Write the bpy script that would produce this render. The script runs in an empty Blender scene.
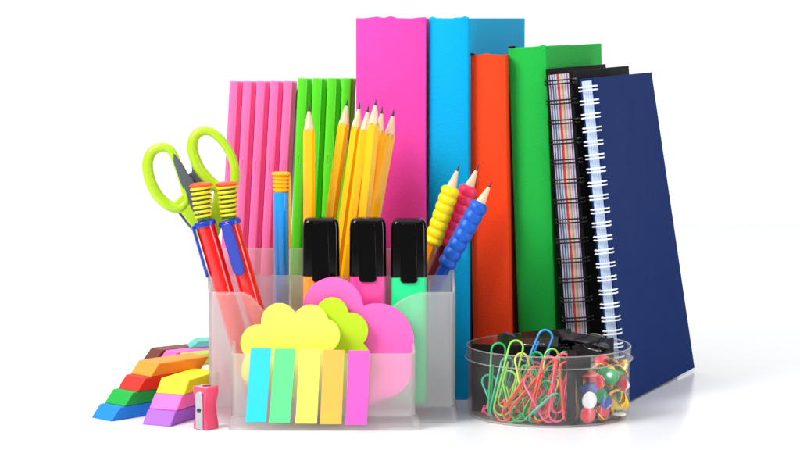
import bpy, math, random
from mathutils import Vector, Matrix, Quaternion
random.seed(7)
S = 0.01                      # everything is written in centimetres, Blender gets metres
SC = bpy.context.scene
COL = SC.collection
R = math.radians

# ---------------------------------------------------------------- camera geometry
CY, CZ, F, HOR = -150.0, 28.0, 2200.0, 207.0
TH = math.atan(HOR / F)
def at(px, py, Y):
    """point of the place (cm) at depth Y that the photograph shows at pixel px, py"""
    fw = Vector((0, math.cos(TH), -math.sin(TH))); up = Vector((0, math.sin(TH), math.cos(TH)))
    d = fw * F + Vector((1, 0, 0)) * (px - 400) + up * (225 - py)
    t = (Y - CY) / d.y
    return Vector((0, CY, CZ)) + d * t

# ---------------------------------------------------------------- materials
def lin(h):
    h = h.lstrip('#'); o = []
    for i in (0, 2, 4):
        c = int(h[i:i+2], 16) / 255
        o.append(c / 12.92 if c <= .04045 else ((c + .055) / 1.055) ** 2.4)
    return (*o, 1)
def newmat(name):
    m = bpy.data.materials.new(name); m.use_nodes = True
    nt = m.node_tree; nt.nodes.clear()
    out = nt.nodes.new('ShaderNodeOutputMaterial')
    return m, nt, out
def plastic(name, col, rough=.35, spec=.5, coat=0, bump=0, bscale=300, var=.04, vscale=25, trans=0, sss=0, metal=0, weave=0):
    m, nt, out = newmat(name)
    N = nt.nodes; L = nt.links
    p = N.new('ShaderNodeBsdfPrincipled'); L.new(p.outputs[0], out.inputs[0])
    tc = N.new('ShaderNodeTexCoord')
    rgb = lin(col) if isinstance(col, str) else col
    nz = N.new('ShaderNodeTexNoise'); nz.inputs['Scale'].default_value = vscale; nz.inputs['Detail'].default_value = 5
    L.new(tc.outputs['Object'], nz.inputs['Vector'])
    mx = N.new('ShaderNodeMix'); mx.data_type = 'RGBA'
    mx.inputs[6].default_value = tuple(max(0, c * (1 - var)) for c in rgb[:3]) + (1,)
    mx.inputs[7].default_value = tuple(min(1, c * (1 + var)) for c in rgb[:3]) + (1,)
    L.new(nz.outputs[0], mx.inputs[0]); L.new(mx.outputs[2], p.inputs['Base Color'])
    mr = N.new('ShaderNodeMapRange'); mr.inputs['To Min'].default_value = max(.02, rough * .85); mr.inputs['To Max'].default_value = min(1, rough * 1.2)
    L.new(nz.outputs[0], mr.inputs[0]); L.new(mr.outputs[0], p.inputs['Roughness'])
    p.inputs['Specular IOR Level'].default_value = spec
    p.inputs['Coat Weight'].default_value = coat
    p.inputs['Metallic'].default_value = metal
    p.inputs['Transmission Weight'].default_value = trans
    if sss:
        p.inputs['Subsurface Weight'].default_value = sss; p.inputs['Subsurface Scale'].default_value = .01
    if bump:
        n2 = N.new('ShaderNodeTexNoise'); n2.inputs['Scale'].default_value = bscale; n2.inputs['Detail'].default_value = 3
        L.new(tc.outputs['Object'], n2.inputs['Vector'])
        b = N.new('ShaderNodeBump'); b.inputs['Strength'].default_value = bump; b.inputs['Distance'].default_value = .0008
        L.new(n2.outputs[0], b.inputs['Height'])
        if weave:
            wv = N.new('ShaderNodeTexWave'); wv.wave_type = 'BANDS'; wv.bands_direction = 'DIAGONAL'
            wv.inputs['Scale'].default_value = weave; wv.inputs['Distortion'].default_value = .6; wv.inputs['Detail'].default_value = 1
            L.new(tc.outputs['Object'], wv.inputs['Vector'])
            b2 = N.new('ShaderNodeBump'); b2.inputs['Strength'].default_value = .22; b2.inputs['Distance'].default_value = .0006
            L.new(wv.outputs[0], b2.inputs['Height']); L.new(b.outputs[0], b2.inputs['Normal']); b = b2
        L.new(b.outputs[0], p.inputs['Normal'])
    return m
def gloss_amount(nt, lo, hi, pw):
    N = nt.nodes; L = nt.links
    lw = N.new('ShaderNodeLayerWeight'); lw.inputs['Blend'].default_value = .5
    po = N.new('ShaderNodeMath'); po.operation = 'POWER'; po.inputs[1].default_value = pw; L.new(lw.outputs['Facing'], po.inputs[0])
    mr = N.new('ShaderNodeMapRange'); mr.inputs['To Min'].default_value = lo; mr.inputs['To Max'].default_value = hi; L.new(po.outputs[0], mr.inputs[0])
    return mr
def frosted(name):
    m, nt, out = newmat(name); N = nt.nodes; L = nt.links
    rf = N.new('ShaderNodeBsdfRefraction'); rf.inputs['Color'].default_value = (.997, .99, .994, 1); rf.inputs['Roughness'].default_value = .32; rf.inputs['IOR'].default_value = 1.18
    tr = N.new('ShaderNodeBsdfTransparent'); tr.inputs['Color'].default_value = (.997, .99, .994, 1)
    tl = N.new('ShaderNodeBsdfTranslucent'); tl.inputs['Color'].default_value = (.985, .975, .98, 1)
    df = N.new('ShaderNodeBsdfDiffuse'); df.inputs['Color'].default_value = (.985, .975, .98, 1)
    gl = N.new('ShaderNodeBsdfGlossy'); gl.inputs['Roughness'].default_value = .22
    a = N.new('ShaderNodeMixShader'); a.inputs[0].default_value = .55; L.new(rf.outputs[0], a.inputs[1]); L.new(tr.outputs[0], a.inputs[2])
    b = N.new('ShaderNodeMixShader'); b.inputs[0].default_value = .32; L.new(tl.outputs[0], b.inputs[1]); L.new(df.outputs[0], b.inputs[2])
    c = N.new('ShaderNodeMixShader')
    tc = N.new('ShaderNodeTexCoord'); nz = N.new('ShaderNodeTexNoise'); nz.inputs['Scale'].default_value = 35; nz.inputs['Detail'].default_value = 4
    L.new(tc.outputs['Object'], nz.inputs['Vector'])
    mr = N.new('ShaderNodeMapRange'); mr.inputs['To Min'].default_value = .21; mr.inputs['To Max'].default_value = .28
    L.new(nz.outputs[0], mr.inputs[0]); L.new(mr.outputs[0], c.inputs[0])
    L.new(a.outputs[0], c.inputs[1]); L.new(b.outputs[0], c.inputs[2])
    fr = gloss_amount(nt, .03, .35, 4)
    d = N.new('ShaderNodeMixShader'); L.new(fr.outputs[0], d.inputs[0]); L.new(c.outputs[0], d.inputs[1]); L.new(gl.outputs[0], d.inputs[2])
    L.new(d.outputs[0], out.inputs[0])
    return m
def clear(name):
    m, nt, out = newmat(name); N = nt.nodes; L = nt.links
    tr = N.new('ShaderNodeBsdfTransparent'); tr.inputs['Color'].default_value = (.985, .985, .988, 1)
    df = N.new('ShaderNodeBsdfDiffuse'); df.inputs['Color'].default_value = (.8, .8, .82, 1)
    gl = N.new('ShaderNodeBsdfGlossy'); gl.inputs['Roughness'].default_value = .04
    tc = N.new('ShaderNodeTexCoord'); nz = N.new('ShaderNodeTexNoise'); nz.inputs['Scale'].default_value = 40; nz.inputs['Detail'].default_value = 6
    L.new(tc.outputs['Object'], nz.inputs['Vector'])
    mr = N.new('ShaderNodeMapRange'); mr.inputs['From Min'].default_value = .35; mr.inputs['From Max'].default_value = .75
    mr.inputs['To Min'].default_value = .004; mr.inputs['To Max'].default_value = .03
    L.new(nz.outputs[0], mr.inputs[0])
    a = N.new('ShaderNodeMixShader'); L.new(mr.outputs[0], a.inputs[0]); L.new(tr.outputs[0], a.inputs[1]); L.new(df.outputs[0], a.inputs[2])
    fr = gloss_amount(nt, .03, .6, 5)
    d = N.new('ShaderNodeMixShader'); L.new(fr.outputs[0], d.inputs[0]); L.new(a.outputs[0], d.inputs[1]); L.new(gl.outputs[0], d.inputs[2])
    L.new(d.outputs[0], out.inputs[0])
    return m
def stripes(name, cols, x0, x1):
    """page edges: thin vertical bands of paper across the local x axis (cm)"""
    m, nt, out = newmat(name); N = nt.nodes; L = nt.links
    p = N.new('ShaderNodeBsdfPrincipled'); p.inputs['Roughness'].default_value = .8; L.new(p.outputs[0], out.inputs[0])
    tc = N.new('ShaderNodeTexCoord'); sp = N.new('ShaderNodeSeparateXYZ')
    nz = N.new('ShaderNodeTexNoise'); nz.inputs['Scale'].default_value = 14
    L.new(tc.outputs['Object'], nz.inputs['Vector'])
    mxv = N.new('ShaderNodeMixRGB'); mxv.blend_type = 'ADD'; mxv.inputs[0].default_value = .0035
    L.new(tc.outputs['Object'], mxv.inputs[1]); L.new(nz.outputs[1], mxv.inputs[2]); L.new(mxv.outputs[0], sp.inputs[0])
    mr = N.new('ShaderNodeMapRange'); mr.inputs['From Min'].default_value = x0 * S + .00175; mr.inputs['From Max'].default_value = x1 * S + .00175
    L.new(sp.outputs[0], mr.inputs[0])
    cr = N.new('ShaderNodeValToRGB'); cr.color_ramp.interpolation = 'CONSTANT'
    L.new(mr.outputs[0], cr.inputs[0])
    e = cr.color_ramp.elements
    e[0].position = 0; e[0].color = lin(cols[0][1])
    e[1].position = cols[1][0]; e[1].color = lin(cols[1][1])
    for pos, c in cols[2:]:
        k = e.new(pos); k.color = lin(c)
    L.new(cr.outputs[0], p.inputs['Base Color'])
    return m

# ---------------------------------------------------------------- mesh building
class MB:
    def __init__(s): s.v = []; s.f = []
    def add(s, v, f):
        k = len(s.v); s.v += [Vector(p) for p in v]; s.f += [tuple(i + k for i in q) for q in f]; return s
    def box(s, x0, x1, y0, y1, z0, z1):
        return s.add([(x0,y0,z0),(x1,y0,z0),(x1,y1,z0),(x0,y1,z0),(x0,y0,z1),(x1,y0,z1),(x1,y1,z1),(x0,y1,z1)],
                     [(0,3,2,1),(4,5,6,7),(0,1,5,4),(1,2,6,5),(2,3,7,6),(3,0,4,7)])
    def prism(s, poly, a, b, m):
        """poly of 2-D points pushed from a to b; m maps (u, v, w) to a point"""
        n = len(poly)
        v = [m(u, w, a) for u, w in poly] + [m(u, w, b) for u, w in poly]
        f = [tuple(range(n)), tuple(range(2*n-1, n-1, -1))] + [(i, i+n, (i+1) % n + n, (i+1) % n) for i in range(n)]
        return s.add(v, f)
    def loft(s, rings, cap=True, closed=True):
        n = len(rings[0]); v = [p for r in rings for p in r]; f = []
        for i in range(len(rings) - 1):
            for j in range(n if closed else n - 1):
                a = i*n + j; b = i*n + (j+1) % n
                f.append((a, b, b + n, a + n))
        if cap: f.append(tuple(range(n-1, -1, -1))); f.append(tuple(range(len(v)-n, len(v))))
        return s.add(v, f)
    def lathe(s, prof, n=32, c=(0,0), cap=True):
        return s.loft([[(c[0] + r*math.cos(2*math.pi*j/n), c[1] + r*math.sin(2*math.pi*j/n), z) for j in range(n)] for r, z in prof], cap)
    def tube(s, path, r, n=8, closed=False, flat=1.0, ref=None):
        P = [Vector(p) for p in path]; m = len(P); rings = []
        T = []
        for i in range(m):
            a = P[(i-1) % m] if closed or i > 0 else P[i]; b = P[(i+1) % m] if closed or i < m-1 else P[i]
            T.append((b - a).normalized())
        up = Vector(ref) if ref else (Vector((0,0,1)) if abs(T[0].z) < .9 else Vector((0,1,0)))
        nrm = (up - T[0]*up.dot(T[0])).normalized()
        for i in range(m):
            if ref: nrm = Vector(ref)
            nrm = (nrm - T[i]*nrm.dot(T[i])).normalized(); bn = T[i].cross(nrm)
            rr = r[i] if isinstance(r, (list, tuple)) else r
            rings.append([P[i] + (nrm*math.cos(2*math.pi*j/n)*flat + bn*math.sin(2*math.pi*j/n)) * rr for j in range(n)])
        if closed: rings.append(rings[0])
        return s.loft(rings, cap=not closed)
    def build(s, name, mat, parent=None, bevel=0, bseg=2, smooth=True, ang=35, subd=0, solid=0, origin=None):
        o0 = Vector(origin) if origin else Vector((0,0,0))
        me = bpy.data.meshes.new(name)
        me.from_pydata([tuple((p - o0) * S) for p in s.v], [], s.f); me.validate()
        import bmesh
        b = bmesh.new(); b.from_mesh(me); bmesh.ops.remove_doubles(b, verts=b.verts, dist=1e-6)
        bmesh.ops.recalc_face_normals(b, faces=b.faces); b.to_mesh(me); b.free()
        if smooth: me.shade_smooth(); me.set_sharp_from_angle(angle=R(ang))
        me.materials.append(mat)
        o = bpy.data.objects.new(name, me); COL.objects.link(o)
        if solid:
            k = o.modifiers.new('thickness', 'SOLIDIFY'); k.thickness = solid * S; k.offset = 0
        if bevel:
            k = o.modifiers.new('edge', 'BEVEL'); k.width = bevel * S; k.segments = bseg; k.limit_method = 'ANGLE'; k.angle_limit = R(38)
            k.harden_normals = False
        if subd:
            k = o.modifiers.new('smooth', 'SUBSURF'); k.levels = subd; k.render_levels = subd
        if parent: o.parent = parent
        else: o.location = o0 * S
        return o
def root(name, label, cat, loc=(0,0,0), rot=None, group=None):
    o = bpy.data.objects.new(name, None); o.empty_display_size = .01; COL.objects.link(o)
    o.location = Vector(loc) * S
    if rot is not None:
        if isinstance(rot, Quaternion): o.rotation_mode = 'QUATERNION'; o.rotation_quaternion = rot
        else: o.rotation_euler = rot
    return tag(o, label, cat, group)
def tag(o, label, cat, group=None):
    o['label'] = label; o['category'] = cat
    if group: o['group'] = group
    return o
def structure(o): o['kind'] = 'structure'; return o
def dup(r, loc, rot, label, group=None):
    c = r.copy(); COL.objects.link(c); c.location = Vector(loc) * S
    if isinstance(rot, Quaternion): c.rotation_mode = 'QUATERNION'; c.rotation_quaternion = rot
    elif rot is not None: c.rotation_mode = 'XYZ'; c.rotation_euler = rot
    c['label'] = label
    if group: c['group'] = group
    for ch in list(r.children):
        k = ch.copy(); COL.objects.link(k); k.parent = c
        for g in list(ch.children):
            q = g.copy(); COL.objects.link(q); q.parent = k
    return c
def aim(a, b, roll=0):
    """rotation that takes local z onto the line a -> b, and local -y towards the viewer"""
    z = (Vector(b) - Vector(a)).normalized(); y = Vector((0, 1, 0)); x = y.cross(z).normalized(); y = z.cross(x)
    q = Matrix((x, y, z)).transposed().to_quaternion()
    return q @ Quaternion((0,0,1), roll)
def rrect(x0, x1, y0, y1, r, n=6, side=10):
    pts = []
    cs = [((x1-r, y0+r), -90), ((x1-r, y1-r), 0), ((x0+r, y1-r), 90), ((x0+r, y0+r), 180)]
    for i, ((cx, cy), a0) in enumerate(cs):
        arc = [(cx + r*math.cos(R(a0 + 90*k/n)), cy + r*math.sin(R(a0 + 90*k/n))) for k in range(n+1)]
        pts += arc
        (nx, ny), a1 = cs[(i+1) % 4]
        e = (nx + r*math.cos(R(a1)), ny + r*math.sin(R(a1))); st = arc[-1]
        pts += [(st[0] + (e[0]-st[0])*k/side, st[1] + (e[1]-st[1])*k/side) for k in range(1, side)]
    return pts
XZY = lambda u, v, w: (u, w, v)      # polygon stands in the x-z plane, pushed along y
XYZ = lambda u, v, w: (u, v, w)
YZX = lambda u, v, w: (w, u, v)

# ---------------------------------------------------------------- the setting
m, nt, out = newmat('white_tabletop'); N = nt.nodes; L = nt.links
p = N.new('ShaderNodeBsdfPrincipled'); L.new(p.outputs[0], out.inputs[0])
p.inputs['Base Color'].default_value = (.86, .87, .9, 1); p.inputs['Roughness'].default_value = .22; p.inputs['Specular IOR Level'].default_value = .45
nz = N.new('ShaderNodeTexNoise'); nz.inputs['Scale'].default_value = 60
mr = N.new('ShaderNodeMapRange'); mr.inputs['To Min'].default_value = .16; mr.inputs['To Max'].default_value = .26
L.new(nz.outputs[0], mr.inputs[0]); L.new(mr.outputs[0], p.inputs['Roughness'])
g = MB(); g.box(-200, 200, -140, 150, -2, 0)
structure(g.build('tabletop', m, smooth=False))

# ---------------------------------------------------------------- binders (spine faces the viewer)
pages_white = plastic('paper_edge', '#dcdce2', .85, var=.1, vscale=60)
dark_metal = plastic('dark_metal', '#16181a', .3, metal=.6)
def binder(name, label, mat, X, Y, T, W, H, a, lean, group, eyelet=None, bulge=.22):
    r = root(name, label, 'binder', (X, Y, 0), (0, -R(lean), -R(a)), group)
    n = 10; c = .22
    outer = [(T*k/n, -bulge*math.sin(math.pi*k/n)**.7) for k in range(n+1)]
    inner = [(T*k/n, -bulge*math.sin(math.pi*k/n)**.7 + .25) for k in range(n, -1, -1)]
    zt = lambda x: H + .05*math.sin(x*2.1 + X) + .03*math.sin(x*5.3)
    sp = MB(); poly = outer + inner; m_ = len(poly)
    v = [(x, y, .0) for x, y in poly] + [(x, y, zt(x)) for x, y in poly]
    sp.add(v, [tuple(range(m_)), tuple(range(2*m_-1, m_-1, -1))] + [(i, i+m_, (i+1) % m_ + m_, (i+1) % m_) for i in range(m_)])
    sp.build('spine', mat, r, bevel=.07, ang=50)
    MB().box(0, c, .32, W, .0, H - .02).build('cover', mat, r, bevel=.06)
    MB().box(T-c, T, .32, W, .0, H - .02).build('cover', mat, r, bevel=.06)
    MB().box(.02+c, T-c-.02, .5, W-1.2, .35, H - 1.0).build('paper_block', pages_white, r, bevel=.05)
    MB().tube([(c+.05, .33, .1), (c+.05, .33, H-.25)], .1).build('hinge', dark_metal, r)
    if eyelet:
        ring = MB(); pts = [(.3 + .2*math.cos(t*math.pi/6), -.02 + .12*math.sin(t*math.pi/6), H + .06) for t in range(12)]
        ring.tube(pts, .09, 6, closed=True).build('eyelet', dark_metal, r)
    return r
def cloth(name, col): return plastic(name, col, .7, spec=.12, bump=.5, bscale=900, var=.05, vscale=8)
G = 'hardcover binders standing behind the desk organizer'
magenta = cloth('magenta_cover', '#ec46aa'); cyan = cloth('cyan_cover', '#00a4dc'); orange = cloth('orange_cover', '#f4441a'); green = cloth('green_cover', '#20b043')
binder('ring_binder', 'tall magenta pink binder, the widest of the standing binders', magenta, -3.2, 10.6, 5.1, 24, 28, 3, 0, G, bulge=.3)
binder('ring_binder', 'tall bright cyan blue binder between the magenta and the orange one', cyan, 2.1, 10.75, 2.95, 24, 28.0, 13, 0, G)
binder('ring_binder', 'orange red binder between the cyan and the green one, the shortest binder', orange, 5.45, 10.9, 2.8, 20, 25.3, 13, 1.2, G, eyelet=True)
binder('ring_binder', 'bright green binder leaning left beside the black spiral notebook', green, 8.95, 11.3, 2.85, 22, 25.85, 15.7, 2.4, G, eyelet=True)

# ---------------------------------------------------------------- spiral notebooks
black_cover = plastic('black_cover', '#0c0c0e', .7, spec=.15, bump=.3, bscale=500)
navy_cover = plastic('navy_cover', '#042764', .7, spec=.12, bump=.25, bscale=700, var=.05, vscale=10, weave=160)
wire_black = plastic('black_wire', '#101012', .3, coat=.3); wire_white = plastic('white_wire', '#eef4fa', .35)
def notebook(label, X, Y, T, W, H, a, lean, cov, pages, wire, pitch, rise, gap):
    r = root('spiral_notebook', label, 'notebook', (X, Y, 0), (0, -R(lean), -R(a)), 'spiral notebooks leaning against the binders')
    c = .12
    c2 = .3 if cov is black_cover else c; up = .28 if cov is black_cover else 0
    MB().box(0, c, 0, W, 0, H+up).build('cover', cov, r, bevel=.04)
    if cov is navy_cover:      # the outer cover stands a little open, most at its lower far corner
        nu, nv = 14, 14; off = lambda y, z: 1.15*(y/W)**1.2*(1 - z/H)
        rows = [[(T-c2+off(W*i/nu, H*j/nv), W*i/nu, H*j/nv) for j in range(nv+1)] + [(T+off(W*i/nu, H*j/nv), W*i/nu, H*j/nv) for j in range(nv, -1, -1)] for i in range(nu+1)]
        MB().loft(rows).build('cover', cov, r, bevel=.03, ang=40)
    else: MB().box(T-c2, T, 0, W, 0, H).build('cover', cov, r, bevel=.04)
    MB().box(c+.01, T-c2-.01, gap, W-.15, .12, H-.18).build('pages', pages, r)
    wr = MB(); z = H - .75
    R1 = T/2 + rise; cx = T/2
    while z > .5:
        for dz in (-.13, .13):
            pts = []
            for k in range(19):
                t = R(20 + (320-20)*k/18)   # opening at the back, inside the paper
                pts.append((cx - math.sin(t - math.pi)*R1*-1, .28 + math.cos(t)*-1*0 + (-.62*(.5 - .5*math.cos(2*math.pi*k/18))) + .28, z + dz + .04*math.sin(t)))
            # loop: goes out of the left cover, round the spine edge and back into the right cover
            pts = [(-.12, .62, z+dz), (-.16, .35, z+dz), (-.12, .05, z+dz), (.1, -.18, z+dz), (cx*.6, -.3, z+dz+.01), (cx, -.33, z+dz+.02), (T-cx*.6, -.3, z+dz+.02), (T-.1, -.18, z+dz+.03), (T+.12, .05, z+dz+.03), (T+.16, .35, z+dz+.03), (T+.1, .62, z+dz+.03), (T-.06, .66, z+dz+.03)]
            wr.tube(pts, .058, 6)
        z -= pitch
    wr.build('spiral_wire', wire, r)
    hl = MB(); z = H - .75
    while z > .5:
        hl.box(T+.002, T+.006, .5, .78, z-.24, z+.27); z -= pitch
    if cov is navy_cover: hl.build('punched_holes', black_cover, r, smooth=False)
    return r
cols = ['#c6c2d4', '#5a5278', '#c4c0d0', '#4a5580', '#b8b8cc', '#2f8a86', '#c0c0c8', '#c02640', '#d8313f', '#c6bcc0', '#c9b48a', '#a89a60', '#c8c2d0', '#b08ac0', '#ccc4d8', '#77608a', '#cac4d2']
pb = stripes('coloured_page_edges', [(i/len(cols) + (random.random()-.5)*.02*(i > 0), c) for i, c in enumerate(cols)], .13, 1.7)
wc = []
for i in range(16): wc.append((i/16, ['#c4d4ec', '#9fb8de', '#d6e2f4', '#b0c6e6'][i % 4]))
pw = stripes('white_page_edges', wc, .13, .87)
notebook('black spiral notebook with striped coloured page edges and black wire', 12.45, 10.0, 2.0, 18, 24.1, 19, 4.6, black_cover, pb, wire_black, 1.45, .2, .1)
notebook('navy blue spiral notebook with white wire leaning at the right end', 15.4, 8.0, 1.0, 17.4, 23.75, 20.5, 6.35, navy_cover, pw, wire_white, .985, .15, .06)

# ---------------------------------------------------------------- slim plastic document files
def file_box(mat, T, W, H):
    mb = MB(); mb.box(-T+.008, -.008, 1.3, W, .0, H-.75)
    n = 5; rib = []
    xr, xl = -.34*T, -T+.02
    rib = [(-.01, .5), (-.01, 1.29), (xl, 1.29), (xl, .1), (xl+.07, .03), (xl+.2, 0), (xr-.12, 0), (xr-.03, .03), (xr, .1), (xr+.05, .42)]
    sp = MB().prism(rib, 0, H, XYZ)
    return mb, sp
def slot_mb(T, z):
    o = [(-T*.66 + .11*math.cos(2*math.pi*k/20), z + .5*math.sin(2*math.pi*k/20)*1.0) for k in range(20)]
    mb = MB(); pts = [(x, -.0, zz) for x, zz in o]
    mb.tube(pts, .03, 6, closed=True)
    return mb
def files(n, xr_top, y, T, H, lean, mat, darkmat, word, cat_labels, group, z_slot):
    first = None
    for i in range(n):
        xb = xr_top - i*T - H*math.sin(R(lean))
        rot = (R(random.uniform(-.15,.15)), R(lean), R(2))
        if first is None:
            first = root('document_file', cat_labels[i], 'document file', (xb, y, 0), rot, group)
            b, s_ = file_box(mat, T, 18, H)
            b.build('body', mat, first, bevel=.05); s_.build('spine', mat, first, bevel=.05)
            slot_mb(T, z_slot).build('finger_slot', mat, first)
        else: dup(first, (xb, y + random.uniform(-.05,.05), random.uniform(0, .0)), rot, cat_labels[i])
pinkp = plastic('pink_file_plastic', '#ff6eae', .3, coat=.2, var=.03); pinkd = plastic('pink_file_plastic_deep', '#e83f88', .4)
lime = plastic('green_file_plastic', '#52d41c', .3, coat=.2, var=.03); limed = plastic('green_file_plastic_deep', '#2fa60e', .4)
ordw = ['first', 'second', 'third', 'fourth', 'fifth']
files(4, at(356.5, 79, 11.2).x, 11.2, 1.07, 23.6, 2.7, lime, limed, 'green',
      ['slim green document file touching the magenta binder', 'slim green document file, second from the magenta binder', 'slim green document file, third from the magenta binder', 'slim green document file next to the pink files'], 'slim green document files', 17.6)
files(5, at(297, 81, 11.2).x, 11.2, .99, 23.4, 3.3, pinkp, pinkd, 'pink',
      ['slim pink document file next to the green files', 'slim pink document file, second from the green files', 'slim pink document file in the middle of the five', 'slim pink document file, second from the left end', 'slim pink document file at the left end of the row'], 'slim pink document files', 17.2)

# ---------------------------------------------------------------- frosted desk organizer
fro = frosted('frosted_plastic')
BX0, BX1, BY0, BY1 = -13.2, 3.75, 1.0, 9.2
org = root('desk_organizer', 'frosted translucent desk organizer full of pens and pencils', 'desk organizer', (-4.7, 3, 0))
OO = Vector((-4.7, 3, 0))
def ob(mb, name, **k):
    for q in mb.v: q -= OO
    return mb.build(name, fro, org, **k)
def ztop(x, y):
    if y < BY0 + .6:
        l = (x - (-10.55)); r_ = (1.95 - x)
        if 0 < min(l, r_):
            if l < r_: return 9.05 - min(l*1.12, 2.9)
            return 9.05 - 2.9*(1 - math.sqrt(max(0, 1 - min(1, r_/3.2)**2)))
        return 9.05
    t = (y - BY0) / (BY1 - BY0)
    return 9.05 + 2.2*t
loop = rrect(BX0, BX1, BY0, BY1, .45, 5, 34)
w = MB(); w.loft([[(x, y, 1.15) for x, y in loop], [(x, y, (1.15 + ztop(x, y))/2) for x, y in loop], [(x, y, ztop(x, y)) for x, y in loop]], cap=False)
ob(w, 'outer_wall', solid=.17, bevel=.03)
w = MB(); l0 = rrect(BX0-.25, BX1+.35, BY0-.3, BY1+.2, .6, 5, 4); l1 = rrect(BX0-.1, BX1+.1, BY0-.1, BY1+.1, .5, 5, 4)
w.loft([[(x, y, .01) for x, y in l0], [(x, y, .12) for x, y in l0], [(x*.6+.4*a, y*.6+.4*b, .5) for (x, y), (a, b) in zip(l0, l1)], [(x, y, 1.12) for x, y in l1]], cap=False)
ob(w, 'base', ang=70)
w = MB(); w.prism(rrect(BX0+.19, BX1-.19, BY0+.19, BY1-.19, .35, 4, 1), 1.0, 1.14, XYZ); ob(w, 'compartment_floor')
w = MB(); w.box(BX0+.18, BX1-.18, 4.4, 4.55, 1.16, 9.9); ob(w, 'divider', bevel=.04)
w = MB(); w.prism([(1.2, 1.16), (4.38, 1.16), (4.38, 9.5), (1.2, 6.0)], -7.8, -7.66, YZX); ob(w, 'divider', bevel=.03)
w = MB(); w.prism([(1.2, 1.16), (4.38, 1.16), (4.38, 9.6), (1.2, 8.6)], 2.0, 2.14, YZX); ob(w, 'divider', bevel=.03)
# front tray
TX0, TX1, TY0, TY1 = -11.45, .95, -1.85, .62
def traytop(x, y): return 5.2 + .45*max(0, (y - TY0)/(TY1 - TY0))
lp = rrect(TX0, TX1, TY0, TY1 + 3, .4, 5, 10)
lp = [q for q in lp if q[1] <= TY1 + .3]
k0 = max(range(len(lp)), key=lambda i: math.dist(lp[i], lp[i-1])); lp = lp[k0:] + lp[:k0]
w = MB(); w.loft([[(x, y, 1.0) for x, y in lp], [(x, y, traytop(x, y)) for x, y in lp]], cap=False, closed=False)
ob(w, 'tray_wall', solid=.16, bevel=.03)
l0 = rrect(TX0-.3, TX1+.5, TY0-.25, TY1+2, .6, 5, 6); l1 = rrect(TX0-.08, TX1+.08, TY0-.08, TY1+2, .45, 5, 6)
sel = [i for i in range(len(l0)) if l0[i][1] <= TY1 - .05]
k0 = next(j for j in range(len(sel)) if sel[j] - sel[j-1] != 1 and not (sel[j] == 0 and sel[j-1] == len(l0)-1))
sel = sel[k0:] + sel[:k0]
w = MB(); w.loft([[(l0[i][0], l0[i][1], .01) for i in sel], [(l0[i][0], l0[i][1], .12) for i in sel], [(l0[i][0]*.6+l1[i][0]*.4, l0[i][1]*.6+l1[i][1]*.4, .5) for i in sel], [(l1[i][0], l1[i][1], .98) for i in sel]], cap=False, closed=False)
ob(w, 'tray_base', ang=70)
w = MB(); w.box(TX0+.18, TX1-.18, TY0+.18, TY1+.2, .86, .98); ob(w, 'tray_floor')
w = MB(); w.tube([(x, y, traytop(x, y)) for x, y in lp], .085, 8); ob(w, 'tray_edge_highlight', ang=80)  # added tube, stands in for the light line along the tray's top edge
w = MB(); w.tube([(x, y, ztop(x, y)) for x, y in loop], .09, 8, closed=True); ob(w, 'wall_edge_highlight', ang=80)  # added tube imitating the bright light line on the outer wall's edge

# ---------------------------------------------------------------- sticky note clouds and index flags
def cloud(name, label, col, circ, centre, Y, th):
    """circ in photo pixels at depth Y"""
    cx, cy = centre; pts = []
    for k in range(160):
        t = 2*math.pi*k/160; dx, dy = math.cos(t), math.sin(t); best = 5
        for (x, y, r) in circ:
            ox, oy = cx - x, cy - y; b = ox*dx + oy*dy; c = ox*ox + oy*oy - r*r; D = b*b - c
            if D > 0: best = max(best, -b + math.sqrt(D))
        q = at(cx + dx*best, cy + dy*best, Y); pts.append((q.x, q.z))
    lo = min(z for x, z in pts); mid = sum(x for x, z in pts)/len(pts)
    mb = MB().prism(pts, Y, Y + th, XZY)
    dz = 1.0 - lo
    o = mb.build(name, plastic(name + '_paper', col, .75, spec=.2, bump=.15, bscale=400, var=.02), ang=25, origin=(mid, Y, lo))
    tag(o, label, 'sticky notes', 'cloud shaped sticky note pads')
    return o
cloud('sticky_note_pad', 'large pink cloud shaped sticky note pad, hindmost in the front tray', '#ff6cc2', [(333, 308, 30), (377, 341, 37), (300, 345, 34), (322, 366, 40), (355, 372, 36), (382, 368, 30)], (340, 345), .35, .45)
cloud('sticky_note_pad', 'lime green cloud shaped pad between yellow and pink pads', '#bfe62c', [(332, 314, 16), (350, 331, 18), (352, 358, 18), (325, 375, 30), (310, 350, 25)], (334, 345), -.35, .42)
cloud('sticky_note_pad', 'yellow cloud shaped sticky note pad in front of the others', '#fcf764', [(279, 322, 18), (310.5, 323, 17.5), (258, 343, 17.5), (323, 336, 17), (258, 370, 17), (320, 372, 19), (290, 372, 26)], (290, 350), -1.05, .5)
flags = [('cyan', '#30d2f2', 251, 271.5, 245.5, 266), ('mint green', '#66f090', 275, 295.5, 269, 290), ('yellow', '#fbf868', 299.5, 320.5, 295.5, 317), ('orange', '#ffbd52', 323.5, 344.5, 320, 341.5), ('violet pink', '#f060c6', 348.5, 370, 345.5, 367)]
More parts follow.
